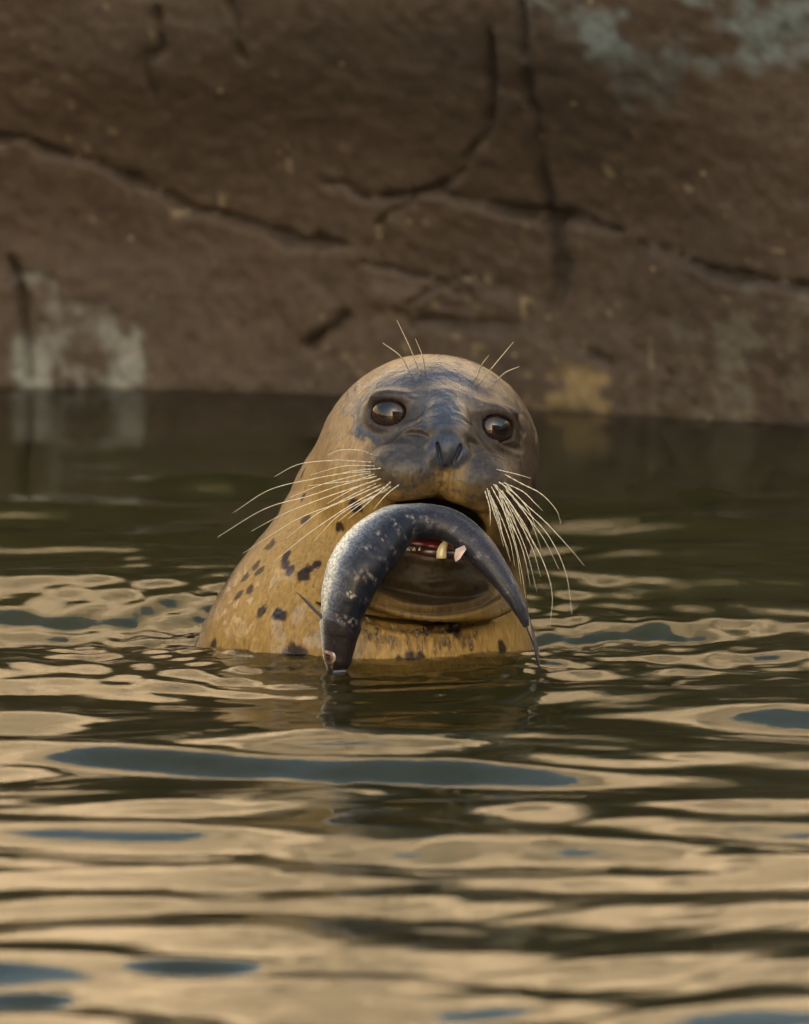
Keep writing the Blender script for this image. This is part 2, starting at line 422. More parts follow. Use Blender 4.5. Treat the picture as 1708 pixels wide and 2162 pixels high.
Ft = np.stack([idx[:-1, :-1], idx[1:, :-1], idx[1:, 1:], idx[:-1, 1:]], -1).reshape(-1, 4)
ring = np.concatenate([idx[:, 0], idx[-1, 1:], idx[-2::-1, -1], idx[0, -2:0:-1]])
nb_ = len(top); bot = top[ring].copy(); bot[:, 2] = -1.5
ii = np.arange(len(ring)); jj = (ii + 1) % len(ring)
Fs = np.stack([ring[ii], nb_ + ii, nb_ + jj, ring[jj]], 1)
Vw = np.concatenate([top, bot, [[0, -3, -1.5]]]); cen = len(Vw) - 1
F = [tuple(f) for f in Fs.tolist()] + [(nb_ + i, cen, nb_ + (i + 1) % len(ring)) for i in range(len(ring))]
F = Ft.tolist() + F
m = Mat('water')
m.n.remove(m.b)
gl = m.node('ShaderNodeBsdfRefraction'); gl.inputs['IOR'].default_value = 1.33; gl.inputs['Roughness'].default_value = 0.0
gs = m.node('ShaderNodeBsdfGlossy'); gs.inputs['Roughness'].default_value = 0.02
fr = m.node('ShaderNodeFresnel'); fr.inputs['IOR'].default_value = 1.33
mx = m.node('ShaderNodeMixShader'); m.link(fr.outputs[0], mx.inputs[0]); m.link(gl.outputs[0], mx.inputs[1]); m.link(gs.outputs[0], mx.inputs[2])
n = m.noise(60, 3, .5, (1.0, 1.8, 1.0)); nb = m.bump(n.outputs[0], 0.10, 0.0018)
for nd in (gl, gs, fr): m.link(nb, nd.inputs['Normal'])
vo = m.node('ShaderNodeVolumePrincipled'); vo.inputs['Color'].default_value = (0.42, 0.44, 0.15, 1); vo.inputs['Density'].default_value = 2.6
vo.inputs['Anisotropy'].default_value = 0.3
try: vo.inputs['Absorption Color'].default_value = (0.25, 0.22, 0.05, 1)
except Exception: pass
m.link(mx.outputs[0], m.out.inputs['Surface']); m.link(vo.outputs[0], m.out.inputs['Volume'])
water = mesh_obj('water', Vw, F, m.m); tag(water, kind='structure')

# ------------------------------------------------------------------ seal: shape as a distance field, turned into ONE mesh
yaw, roll, pit = math.radians(5.5), math.radians(7.5), math.radians(0)
OH = at_y(915, 965, 0.0) * 1000.0
F0 = -FW * math.cos(yaw) + RT * math.sin(yaw); R0 = RT * math.cos(yaw) + FW * math.sin(yaw)
R1 = R0 * math.cos(roll) - UP * math.sin(roll); U1 = UP * math.cos(roll) + R0 * math.sin(roll)
HF = F0; HR = R1; HU = U1
HB = np.stack([HR, HU, HF])                                 # rows: head axes
def to_local(P): return (P - OH) @ HB.T
def to_world(L): return OH + np.asarray(L, float) @ HB      # mm
def smin(a, b, k):
    h = np.maximum(k - np.abs(a - b), 0) / k
    return np.minimum(a, b) - h * h * k * 0.25
def smax(a, b, k): return -smin(-a, -b, k)
def ell(P, c, r, M=None):
    q = P - np.asarray(c, P.dtype)
    if M is not None: q = q @ np.asarray(M, P.dtype).T
    r = np.asarray(r, P.dtype)
    k0 = np.sqrt(((q / r) ** 2).sum(1)); k1 = np.sqrt(((q / (r * r)) ** 2).sum(1)) + 1e-9
    return k0 * (k0 - 1) / k1
def cone(P, a, b, ra, rb):
    a = np.asarray(a, P.dtype); b = np.asarray(b, P.dtype); ab = b - a
    t = np.clip(((P - a) @ ab) / (ab @ ab), 0, 1)
    q = P - a - t[:, None] * ab
    return np.sqrt((q * q).sum(1)) - (ra + (rb - ra) * t)
def frame(n, up=(0, 1, 0)):
    n = np.asarray(n, float); n /= np.linalg.norm(n); x = np.cross(up, n); x /= np.linalg.norm(x); y_ = np.cross(n, x)
    return np.stack([x, y_, n])
EDIR = [np.array([s * 0.535, 0.365, 0.762]) for s in (-1, 1)]
EDIR = [e / np.linalg.norm(e) for e in EDIR]
EFR = []
for s, e in zip((-1, 1), EDIR):
    n_ = np.array([s * 0.36, 0.16, 0.90]); n_ /= np.linalg.norm(n_); EFR.append(frame(n_, (s * 0.10, 1, 0)))
ECEN = [np.array([-48.0, 30.5, 64.5]), np.array([43.0, 30.0, 66.0])]   # middle of the lid opening
EBALL = 17.5
def sdf(P):
    P = P.astype(np.float32); L = to_local(P).astype(np.float32)
    # neck and trunk (world mm)
    d = cone(P, (10, 32, 128), (2, 36, 84), 84, 101)
    d = smin(d, cone(P, (3, 36, 84), (-30, 8, -28), 100, 134), 8)
    d = smin(d, cone(P, (-31, 9, -32), (-110, 130, -270), 134, 174), 18)
    d = smin(d, cone(P, (-110, 130, -270), (-110, 520, -600), 172, 180), 80)
    d = smin(d, cone(P, (-110, 520, -600), (-110, 1020, -760), 180, 55), 80)
    d = smin(d, ell(L, (0, 0, 0), (87, 84, 86)), 22)
    # cheeks and snout
    for s in (-1, 1):
        d = smin(d, ell(L, (s * 50, -34, 28), (36, 44, 40)), 20)
    d = smin(d, ell(L, (0, 12, 62), (40, 32, 42)), 18)
    d = smin(d, cone(L, (0, 34, 62), (0, 13, 103), 20, 12), 14)
    pads = None
    for s in (-1, 1):
        e = ell(L, (s * 28, -16, 88), (34, 26, 33), frame((s * 0.25, -0.1, 1)))
        pads = e if pads is None else smin(pads, e, 5)
    d = smin(d, pads, 9)
    d = smin(d, ell(L, (0, 4, 111), (11, 12.5, 9)), 8)
    for s in (-1, 1): d = smin(d, ell(L, (s * 11.5, 1, 109.5), (6.5, 9.5, 7)), 7)
    # chin, jaw and the skin rolls under it
    d = smin(d, ell(L, (-2, -102, 58), (57, 27, 44)), 9)
    d = smin(d, ell(L, (-2, -84, 66), (36, 12, 36)), 8)
    TL = np.array([[1, 0, 0], [0, .93, .37], [0, -.37, .93]])
    d = smin(d, ell(L, (-2, -106, 52), (80, 15, 64), TL), 3)
    d = smax(d, -ell(L, (-2, -127, 60), (86, 2.6, 48), TL), 4)
    # mouth cavity
    d = smax(d, -ell(L, (1, -57, 84), (45, 21, 50)), 5)
    # eyes
    for s, c_, M in zip((-1, 1), ECEN, EFR):
        q = (L - c_.astype(np.float32)) @ M.T.astype(np.float32)
        r = np.sqrt((q[:, 0] / 15.6) ** 2 + ((q[:, 1] + .5) / 11.6) ** 2)
        d = smax(d, -ell(L, c_ + M[2] * 9 + M[1] * 1, (27, 19, 7), M), 16)
        rim = np.sqrt(((r - 1.10) * 14.0) ** 2 + (q[:, 2] + 1.0 + 0.018 * q[:, 0] ** 2) ** 2) - 1.6
        d = smin(d, rim, 9)
        d = smin(d, ell(L, c_ + M[1] * 13.0 - M[2] * 0.5, (14, 3.5, 5.0), M), 12)
        d = smax(d, -smax(ell(L, c_ - M[1] * .8, (15.2, 11.4, 18), M), q[:, 1] - 10.0, 5), 1.5)
    # nostrils, groove of the upper lip
    Lq = L * np.array([1, 1, .22], np.float32)
    for s in (-1, 1):
        d = smax(d, -cone(Lq, (s * 9.5, 9, 26.2), (s * 3.6, -9, 26.6), 1.6, 1.1), 2)
    d = smax(d, -cone(Lq, (0, -9, 27.2), (0, -36, 26.0), 1.2, 2.0), 4)
    return d

def surface_nets(fun, gx, gy, gz, B=6):
    nx, ny, nz = len(gx), len(gy), len(gz)
    cx, cy, cz = gx[::B], gy[::B], gz[::B]
    A = np.stack(np.meshgrid(cx, cy, cz, indexing='ij'), -1).reshape(-1, 3)
    D = fun(A).reshape(len(cx), len(cy), len(cz))
    def step(g): 
        s = np.gradient(g[::B]) if len(g[::B]) > 1 else np.array([1.]); return np.abs(s)
    diag = np.sqrt(step(gx)[:, None, None] ** 2 + step(gy)[None, :, None] ** 2 + step(gz)[None, None, :] ** 2)
    nearb = np.abs(D) < diag * 1.6
    f = np.where(D > 0, 1e3, -1e3).astype(np.float32)
    ix = np.minimum((np.arange(nx) + B // 2) // B, len(cx) - 1); iy = np.minimum((np.arange(ny) + B // 2) // B, len(cy) - 1); iz = np.minimum((np.arange(nz) + B // 2) // B, len(cz) - 1)
    full = f[np.ix_(ix, iy, iz)].copy(); mk = nearb[np.ix_(ix, iy, iz)]
    I, J, K = np.nonzero(mk); out = np.empty(len(I), np.float32); st = 400000
    for s in range(0, len(I), st):
        sl_ = slice(s, s + st); out[sl_] = fun(np.stack([gx[I[sl_]], gy[J[sl_]], gz[K[sl_]]], 1))
    full[I, J, K] = out
    sg = full < 0
    # cells with a sign change
    cs = np.zeros((nx - 1, ny - 1, nz - 1), np.int8)
    for a in (0, 1):
        for b in (0, 1):
            for c_ in (0, 1): cs += sg[a:nx - 1 + a, b:ny - 1 + b, c_:nz - 1 + c_]
    act = (cs > 0) & (cs < 8)
    I, J, K = np.nonzero(act); n = len(I); vid = -np.ones(act.shape, np.int32); vid[I, J, K] = np.arange(n)
    acc = np.zeros((n, 3)); cnt = np.zeros(n)
    g = (gx, gy, gz)
    cor = [(a, b, c_) for a in (0, 1) for b in (0, 1) for c_ in (0, 1)]
    for p in cor:
        for ax in range(3):
            if p[ax]: continue
            q = list(p); q[ax] = 1
            fa = full[I + p[0], J + p[1], K + p[2]]; fb = full[I + q[0], J + q[1], K + q[2]]
            mkk = (fa < 0) != (fb < 0); t = np.where(mkk, fa / np.where(mkk, fa - fb, 1), 0)
            pos = [gx[I + p[0]], gy[J + p[1]], gz[K + p[2]]]
            idn = [I, J, K][ax]; gg = g[ax]; pos[ax] = gg[idn] + t * (gg[idn + 1] - gg[idn])
            acc += np.stack(pos, 1) * mkk[:, None]; cnt += mkk
    V = acc / cnt[:, None]
    Fs = []
    for ax in range(3):
        a, b = [(1, 2), (2, 0), (0, 1)][ax]
        s0 = [slice(1, -1)] * 3; s0[ax] = slice(0, -1); s1 = [slice(1, -1)] * 3; s1[ax] = slice(1, None)
        A0 = sg[tuple(s0)]; A1 = sg[tuple(s1)]
        off = [1, 1, 1]; off[ax] = 0
        for flip in (False, True):
            m_ = (A0 & ~A1) if not flip else (~A0 & A1)
            e = np.stack(np.nonzero(m_), 1) + np.array(off)
            def vv(da, db):
                q = e.copy(); q[:, a] += da; q[:, b] += db; return vid[q[:, 0], q[:, 1], q[:, 2]]
            quad = np.stack([vv(-1, -1), vv(0, -1), vv(0, 0), vv(-1, 0)], 1)
            Fs.append(quad[:, ::-1] if flip else quad)
    return V, np.concatenate(Fs)

fine = 1.25
gx = axis_pts(-330, -150, 135, 130, fine, 14); gx = np.concatenate([axis_pts(-330, -150, 120, 130, fine, 14)])
gx = axis_pts(-330, -150, 122, 180, fine, 14)
gy = axis_pts(-160, -150, 60, 1120, fine, 22)
gz = axis_pts(-860, -25, 255, 262, fine, 22)
Vs, Fsl = surface_nets(sdf, gx, gy, gz)
def grad(P, h=0.4):
    g = np.stack([sdf(P + np.eye(3)[i] * h) - sdf(P - np.eye(3)[i] * h) for i in range(3)], 1) / (2 * h)
    return g
for _ in range(2):
    g = grad(Vs); gn = (g * g).sum(1) + 1e-6; dv = sdf(Vs)
    mv = np.clip(dv / gn, -1.2, 1.2)[:, None] * g
    Vs = Vs - mv * 0.85
g = grad(Vs, 0.8); NN = g / (np.linalg.norm(g, axis=1)[:, None] + 1e-9)
LV = to_local(Vs)
bvh = BVHTree.FromPolygons([tuple(v) for v in (Vs / 1000).tolist()], Fsl.tolist())
def hit(px, py):
    r = bvh.ray_cast(Vector(CAM), Vector(ray(px, py)))
    return None if r[0] is None else np.array(r[0])
# small relief along the normal: wrinkles beside the nose, round the eyes, throat folds
def crease(pts, w, dep):
    global relief
    h = [hit(*p) for p in pts]; h = [q * 1000 for q in h if q is not None]
    if len(h) < 2: return
    h = spline(h, 24)
    lo = h.min(0) - 15; hi = h.max(0) + 15
    m_ = np.all((Vs > lo) & (Vs < hi), 1)
    best = np.full(m_.sum(), 1e9); tb = np.zeros(m_.sum())
    for i in range(len(h) - 1):
        a, b = h[i], h[i + 1]; ab = b - a; t = np.clip(((Vs[m_] - a) @ ab) / (ab @ ab + 1e-9), 0, 1)
        dd_ = np.linalg.norm(Vs[m_] - a - t[:, None] * ab, axis=1); k = dd_ < best; best[k] = dd_[k]; tb[k] = (i + t[k]) / (len(h) - 1)
    fade = np.sin(np.pi * np.clip(tb, 0.02, .98)) ** 0.5
    relief[m_] -= 1.25 * dep * fade * (np.exp(-(best / w) ** 2) - 0.45 * np.exp(-((best - 2.2 * w) / w) ** 2))
relief = np.zeros(len(Vs))
for pts, w, dep in [
    ([(1035, 915), (1060, 935), (1098, 950)], 2.0, 1.4), ([(985, 940), (1020, 958), (1050, 965), (1080, 985)], 2.0, 1.6),
    ([(990, 930), (1010, 940), (1040, 958)], 1.6, 1.1), ([(820, 935), (850, 920), (880, 915), (905, 925)], 2.0, 1.5),
    ([(840, 912), (870, 898), (900, 885)], 2.0, 1.2), ([(880, 905), (900, 890), (925, 885)], 1.8, 1.0),
    ([(960, 878), (985, 890), (1000, 905)], 1.8, 1.2), ([(1060, 855), (1090, 880), (1105, 915)], 2.4, 1.3),
    
    ([(780, 1262), (850, 1288), (930, 1293), (1010, 1278), (1065, 1248)], 2.6, 3.0), ([(765, 1310), (850, 1328), (940, 1328), (1020, 1312), (1085, 1275)], 2.8, 2.2), ([(736, 804), (748, 814), (745, 828)], 2.0, 2.2),
    ([(1125, 900), (1132, 915), (1130, 935)], 2.0, 1.2),
    ([(880, 1230), (920, 1240), (970, 1232)], 2.5, .6), ([(850, 1210), (900, 1218), (980, 1205)], 2.5, .5)]:
    crease(pts, w, dep)
relief += 0.32 * fbm(LV, 6, 3, 201) + 0.5 * fbm(LV, 22, 2, 205)
# vertical pleats of wet skin on the throat above the waterline
thr = sstep(-118, -135, LV[:, 1]) * (Vs[:, 1] < 0) * sstep(-60, -20, Vs[:, 2])
relief += 0.16 * thr * np.sin((Vs[:, 0] + 2.5 * vnoise(Vs, 18, 33)) / 1.7)
padm = np.exp(-((np.abs(LV[:, 0]) - 36) / 20) ** 2 - ((LV[:, 1] + 14) / 14) ** 2) * (LV[:, 2] > 70)
relief += 0.3 * padm * (vnoise(LV, 3.2, 61))
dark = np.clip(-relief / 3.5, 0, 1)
Vs2 = Vs + NN * relief[:, None]

# coat colours
a_, b_, c_ = LV.T
nz1 = fbm(LV, 26, 4, 301); nz2 = fbm(LV, 7, 3, 311); nz3 = fbm(LV * [1, .5, 1], 3.0, 2, 321)
yel = np.array([0.32, 0.19, 0.055]); tan = np.array([0.29, 0.195, 0.11]); dgrey = np.array([0.021, 0.021, 0.028]); ink = np.array([0.022, 0.027, 0.042]); brn = np.array([0.11, 0.075, 0.048])
cc = np.repeat(yel[None], len(Vs), 0) * (1 + 0.12 * nz1 + 0.08 * nz2)[:, None]
def lay(col, mk, amt=1.0):
    global cc
    mk = np.clip(mk, 0, 1)[:, None] * amt; cc = cc * (1 - mk) + col[None] * (1 + 0.16 * nz2 + 0.14 * nz3)[:, None] * mk
up_ = sstep(-60, 25, b_ + 14 * nz1)
back = sstep(25, -55, c_ + 12 * nz1)
lay(tan, np.maximum(up_, back * .8))
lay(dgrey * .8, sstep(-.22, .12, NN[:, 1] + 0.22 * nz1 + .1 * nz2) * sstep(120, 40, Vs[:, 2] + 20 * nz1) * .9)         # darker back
# grey face mask
rm = np.sqrt((a_ / np.where(a_ < 0, 78, 82)) ** 2 + ((b_ - 30) / 50) ** 2) + 0.20 * nz1 + 0.09 * nz2
mask = (1 - sstep(0.93, 1.02, rm)) * (c_ > 5)
right = sstep(5, 40, a_)
lay(dgrey, np.clip(mask * 1.3, 0, 1) * (1 - 0.35 * right * sstep(-0.25, 0.25, nz1 + .5 * nz2)))
lay(brn * .9, mask * sstep(0.0, .3, fbm(LV, 12, 4, 331)) * 0.45)
lay(tan * .6, mask * right * sstep(.05, .25, fbm(LV * [1, 1.5, 1], 15, 4, 333)) * .75)
# dark patch in the middle of the forehead
lay(ink, (1 - sstep(0.8, 1.05, np.sqrt(((a_ - 4) / 17) ** 2 + ((b_ - 58) / 30) ** 2) + 0.28 * nz2 + .2 * nz1)) * (c_ > 20), .97)
lay(ink * 1.5, sstep(.0, .4, fbm(LV, 9, 3, 341)) * mask * .5)
# muzzle
mz = (1 - sstep(0.85, 1.1, np.sqrt((a_ / 66) ** 2 + ((b_ + 8) / 33) ** 2) + .12 * nz1)) * (c_ > 62)
lay(np.array([0.040, 0.030, 0.023]), mz, .92)
lay(np.array([0.022, 0.019, 0.019]), mz * sstep(.0, .4, fbm(LV * [1, 1, .7], 3.5, 3, 345)), .7)
lay(np.array([0.10, 0.078, 0.05]), mz * sstep(.1, .5, fbm(LV * [1, .6, 1], 8, 3, 347)) * (b_ < 5), .5)
lay(yel * .42, sstep(-14, -32, b_ + 6 * nz2) * (1 - sstep(20, 44, np.abs(a_) + 6 * nz2)) * (c_ > 62) * (b_ > -50), .85)
lay(yel * .9, (1 - sstep(6, 18, np.abs(a_ - 4))) * sstep(6, -12, b_) * (c_ > 95) * .55)
lay(brn, sstep(35, 58, a_) * sstep(28, 5, b_ + 8 * nz2) * sstep(-60, -30, b_) * (c_ > 10), .75)
lay(ink * 1.3, (1 - sstep(.8, 1.1, np.sqrt((a_ / 17) ** 2 + ((b_ - 4) / 15) ** 2) + .1 * nz2)) * (c_ > 95), .9)
for s, cn, M in zip((-1, 1), ECEN, EFR):
    q = (LV - cn) @ M.T; r = np.sqrt((q[:, 0] / 20) ** 2 + (q[:, 1] / 16) ** 2)
    lay(ink * .7, (1 - sstep(0.9, 1.4, r + .1 * nz2)) * (np.abs(q[:, 2]) < 25), .9)
    lay(brn * .6, (1 - sstep(0.9, 1.9, r + .1 * nz2)) * (np.abs(q[:, 2]) < 25), .45)
# lips and inside of the mouth
qm = ell(LV, (1, -57, 84), (45, 21, 50))
lay(np.array([0.016, 0.012, 0.011]), 1 - sstep(0.8, 3.0, qm))
# whisker follicle dots
fol = sstep(.45, .7, vnoise(LV, 3.0, 351)) * padm
lay(ink, fol, .85)
lay(ink, sstep(.35, .6, vnoise(LV * [1, 1.3, 1], 3.4, 352)) * (1 - sstep(30, 50, np.abs(a_))) * sstep(-2, -10, b_) * sstep(-44, -36, b_) * (c_ > 85), .55)
# chin underside: brown coat, with the shade under the fish painted in darker
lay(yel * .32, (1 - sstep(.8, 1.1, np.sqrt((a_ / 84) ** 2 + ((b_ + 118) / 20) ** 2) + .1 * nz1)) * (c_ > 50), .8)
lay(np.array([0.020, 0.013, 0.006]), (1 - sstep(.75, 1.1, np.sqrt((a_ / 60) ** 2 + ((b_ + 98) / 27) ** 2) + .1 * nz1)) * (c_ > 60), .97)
lay(brn * .5, dark, .8)  # fold shadows painted into the creases
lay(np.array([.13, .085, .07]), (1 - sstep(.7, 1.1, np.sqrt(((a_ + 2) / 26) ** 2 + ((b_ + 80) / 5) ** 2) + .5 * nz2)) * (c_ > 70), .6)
lay(brn * .32, sstep(38, 60, a_ + 10 * nz1) * sstep(44, 24, b_ + 6 * nz1) * sstep(-150, -50, b_) * (1 - mz), .9)  # right cheek and neck darkened: shaded side painted into the coat
# dark spots of the coat
SP = [(643, 1098, 4.0), (605, 1175, 4.5), (603, 1192, 5.0), (612, 1203, 4.5), (640, 1215, 5.5), (655, 1200, 3.5), (668, 1190, 4.0), (595, 1300, 5.5), (583, 1303, 3.2), (553, 1290, 3.6),
      (540, 1195, 4.5), (548, 1205, 3.5), (585, 1088, 3.0), (505, 1255, 4.2), (520, 1215, 4), (612, 1383, 7.5), (632, 1380, 6), (600, 1392, 5), (450, 1362, 5.0), (957, 1330, 5.5), (960, 1318, 4), (925, 1318, 5), (905, 1322, 4),
      (720, 1110, 3.0), (752, 1070, 4.5), (640, 998, 2.2), (672, 995, 1.6), (1115, 1160, 5), (1120, 1100, 4), (1128, 1030, 4), (865, 1392, 6), (885, 1395, 5), (842, 1400, 4), (1060, 1370, 4.5), (640, 1050, 1.8), (570, 1150, 5), (560, 1110, 5), (530, 1240, 4), (575, 1060, 3)]
for px, py, r in SP:
    h = hit(px, py)
    if h is None: continue
    d = np.linalg.norm((Vs - h * 1000) * [1, 1, .85], axis=1) + 3.6 * nz2 + 1.8 * nz3 - .8
    lay(np.array([0.022, 0.010, 0.009]), 1 - sstep(r * .65, r * 1.3, d), .95)
rsd = np.random.RandomState(5)
bk = np.nonzero((Vs[:, 1] > 30) & (Vs[:, 2] < 200))[0]
for i in rsd.choice(bk, 60):
    d = np.linalg.norm(Vs - Vs[i], axis=1); r = rsd.uniform(4, 9)
    lay(ink, 1 - sstep(r * .6, r * 1.1, d + 2 * nz2), .8)
cc = np.clip(cc, 0.003, 1)
# wetness: film of water where the head has just left the water, drier fur on the flank
wet = 0.10 + 0.85 * mask * (1 - mz) + .28 * mz + 0.35 * sstep(60, 75, b_)
patch = 1.3 * sstep(.0, .06, fbm(LV, 16, 4, 361) + .25 * nz2) * sstep(-95, -120, b_) * sstep(-35, -55, a_)
for s, cn, M in zip((-1, 1), ECEN, EFR):
    q = (LV - cn) @ M.T; r = np.sqrt((q[:, 0] / 24) ** 2 + (q[:, 1] / 19) ** 2); wet = wet * (1 - .85 * (1 - sstep(.7, 1.3, r)) * (np.abs(q[:, 2]) < 25))
wet = np.clip(wet * (1 - .6 * right) + 0.7 * patch, 0, 1) * (1 - .9 * (c_ > 50) * sstep(-70, -80, b_) * sstep(-130, -120, b_))

m = Mat('wet_fur'); a = m.attr('Col'); w_ = m.attr('wet')
nf = m.noise(330, 4, .65, (1, 1, .20)); nf2 = m.noise(1500, 2, .5, (1, 1, .25))
gr = m.ramp(nf.outputs[0], [(0.3, 0.68), (0.7, 1.28)])
m.link(m.mix(a.outputs['Color'], gr.outputs[0], 1.0, 'MULTIPLY'), m.b.inputs['Base Color'])
rr_ = m.node('ShaderNodeMapRange'); m.link(w_.outputs['Fac'], rr_.inputs[0]); rr_.inputs[3].default_value = 0.50; rr_.inputs[4].default_value = 0.24
m.link(rr_.outputs[0], m.b.inputs['Roughness'])
cw = m.node('ShaderNodeMapRange'); m.link(w_.outputs['Fac'], cw.inputs[0]); cw.inputs[3].default_value = 0.06; cw.inputs[4].default_value = 1.0
m.link(cw.outputs[0], m.b.inputs['Coat Weight']); m.set(Coat_Roughness=0.17, Coat_IOR=1.65, IOR=1.40, Specular_IOR_Level=0.15)
nb = m.bump(nf.outputs[0], 0.6, 0.0012); nb = m.bump(nf2.outputs[0], 0.35, 0.0004, nb); m.link(nb, m.b.inputs['Normal'])
cb = m.bump(m.noise(150, 5, .7, (1, 1, .5)).outputs[0], 0.6, 0.0022); m.link(cb, m.b.inputs['Coat Normal'])
fur = m.m

seal = bpy.data.objects.new('seal', None); COL.objects.link(seal)
tag(seal, 'wet spotted harbour seal rising from the water with a fish across its open mouth', 'seal')
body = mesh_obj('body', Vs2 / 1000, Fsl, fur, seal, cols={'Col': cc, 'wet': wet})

# eyes
def uvsphere(nu=48, nv=32):
    V = []; F = []
    for j in range(nv + 1):
        t = math.pi * j / nv
        for i in range(nu):
            p = 2 * math.pi * i / nu; V.append((math.sin(t) * math.cos(p), math.sin(t) * math.sin(p), math.cos(t)))
    for j in range(nv):
        for i in range(nu):
            a, b = j * nu + i, j * nu + (i + 1) % nu; F.append((a, a + nu, b + nu, b))
    return np.array(V), F
m = Mat('eye').set(Roughness=0.12, Coat_Weight=1.0, Coat_Roughness=0.03, Coat_IOR=1.36, IOR=1.33); a = m.attr('Col'); m.link(a.outputs['Color'], m.b.inputs['Base Color']); eye_mat = m.m
SV, SF = uvsphere(64, 48)
for s, cn, M in zip((-1, 1), ECEN, EFR):
    loc = cn - M[2] * (EBALL - 4.6)
    L = loc + (SV * EBALL) @ M
    rad = np.hypot(SV[:, 0], SV[:, 1])
    ec = np.repeat(np.array([[0.024, 0.011, 0.008]]), len(SV), 0)
    ec[rad < 0.40] = (0.006, 0.005, 0.006)
    rayn = 1 + .35 * np.sin(np.arctan2(SV[:, 1], SV[:, 0]) * 23); m2 = (rad >= .4) & (rad < .8); ec[m2] *= rayn[m2][:, None]
    ec[rad > .84] = (0.02, 0.016, 0.016)
    o = mesh_obj('eye', to_world(L) / 1000, SF, eye_mat, seal, cols={'Col': ec})

# tongue, gums, teeth
flesh = Mat('flesh').set(Base_Color=(0.17, 0.025, 0.025), Roughness=0.3, Coat_Weight=0.6); n = flesh.noise(300, 3); flesh.link(flesh.bump(n.outputs[0], .5, .001), flesh.b.inputs['Normal'])
enamel = Mat('tooth_enamel').set(Base_Color=(0.75, 0.62, 0.36), Roughness=0.25, Coat_Weight=.5).m
L = SV * [19, 7, 30] + [0, -73, 72]
mesh_obj('tongue', to_world(L) / 1000, SF, flesh.m, seal)
gum = Mat('gum').set(Base_Color=(0.055, 0.02, 0.02), Roughness=.3, Coat_Weight=.6).m
t_ = np.linspace(-1, 1, 25); P = np.stack([t_ * 27 + 0, -78 - 0 * t_, 100 - 20 * t_ ** 2], 1)
Vt, Ft2 = tube(P, [4.2] * 25, 10); mesh_obj('gum', to_world(Vt) / 1000, Ft2, gum, seal)
def at_local_px(px, py, c0):
    """head-frame depth c0, seen at a picture place"""
    d = ray(px, py); o_ = CAM * 1000
    t = (c0 - ((o_ - OH) @ HF)) / (d @ HF); return o_ + d * t
def tooth(px, py, h, r, lean=0, c0=100):
    base = at_local_px(px, py, c0)
    pts = [base + HU * (h * t) + HR * lean * t * t for t in np.linspace(-0.3, 1, 8)]
    rad = [r * (1 - 0.88 * max(0, t) ** 1.5) for t in np.linspace(-0.3, 1, 8)]
    Vt, F_ = tube(np.array(pts) / 1000, np.array(rad) / 1000, 10); mesh_obj('tooth', Vt, F_, enamel, seal)
for px, h in ((862, 2.4), (874, 2.8), (886, 2.8), (900, 3.0), (914, 3.2)): tooth(px, 1161, h * .9, 1.5)
tooth(932, 1168, 14, 4.3, 5.5, 108)

# whiskers
wk = Mat('whisker').set(Base_Color=(0.66, 0.58, 0.42), Roughness=0.3, IOR=1.5); wk.b.inputs['Subsurface Weight'].default_value = 0.0; wk = wk.m
def whisker(pts, r0=0.00054, dy=0.0, fwd=0.02, bead=True):
    h = None
    k = 0
    h = hit(*pts[0])
    if h is None: return
    y0 = h[1]; n_ = len(pts); W = [h - ray(*pts[0]) * -0.004]
    for i in range(1, n_):
        t = i / (n_ - 1); W.append(at_y(pts[i][0], pts[i][1], y0 - fwd * math.sin(t * math.pi * .6) + dy * t))
    C = spline(W, 70); tt = np.linspace(0, 1, 70)
    rad = r0 * (1 - 0.72 * tt ** 1.3)
    if bead: rad = rad * (1 + 0.42 * np.sin(tt * 75 + random.random() * 6) * (1 - tt))
    Vt, F_ = tube(C, rad, 6); mesh_obj('whisker', Vt, F_, wk, seal)
LW = [[(788, 962), (760, 951), (720, 950), (693, 960)], [(784, 976), (740, 973), (705, 972), (632, 980), (578, 1007)], [(786, 985), (750, 983), (715, 986), (655, 1003)],
      [(786, 994), (730, 999), (663, 1011), (570, 1034), (490, 1084)], [(786, 1000), (735, 1008), (674, 1025), (611, 1051)], [(790, 1006), (725, 1023), (653, 1047), (560, 1074), (459, 1134)],
      [(792, 1014), (740, 1032), (674, 1055), (601, 1084), (530, 1122)], [(796, 1022), (750, 1042), (705, 1065), (622, 1099), (512, 1169)], [(800, 1022), (740, 1052), (674, 1082), (605, 1136)],
      [(808, 1026), (760, 1055), (701, 1092), (640, 1135), (576, 1188)], [(812, 1032), (770, 1056), (713, 1090), (663, 1142)], [(820, 1026), (790, 1048), (756, 1068), (715, 1100)],
      [(836, 1022), (815, 1045), (788, 1076)], [(826, 1016), (800, 1040), (765, 1072), (735, 1095)], [(792, 1000), (750, 1014), (700, 1020), (650, 1026)], [(800, 1008), (760, 1026), (720, 1046), (690, 1064)],
      [(796, 990), (765, 992), (735, 996), (700, 1005)], [(694, 1165), (684, 1190), (678, 1218)]]
for w in LW[:-1]:
    w = [(w[0][0] + random.uniform(0, 14), w[0][1] + random.uniform(-3, 2))] + w[1:]
    whisker(w, fwd=0.03, dy=0.0)
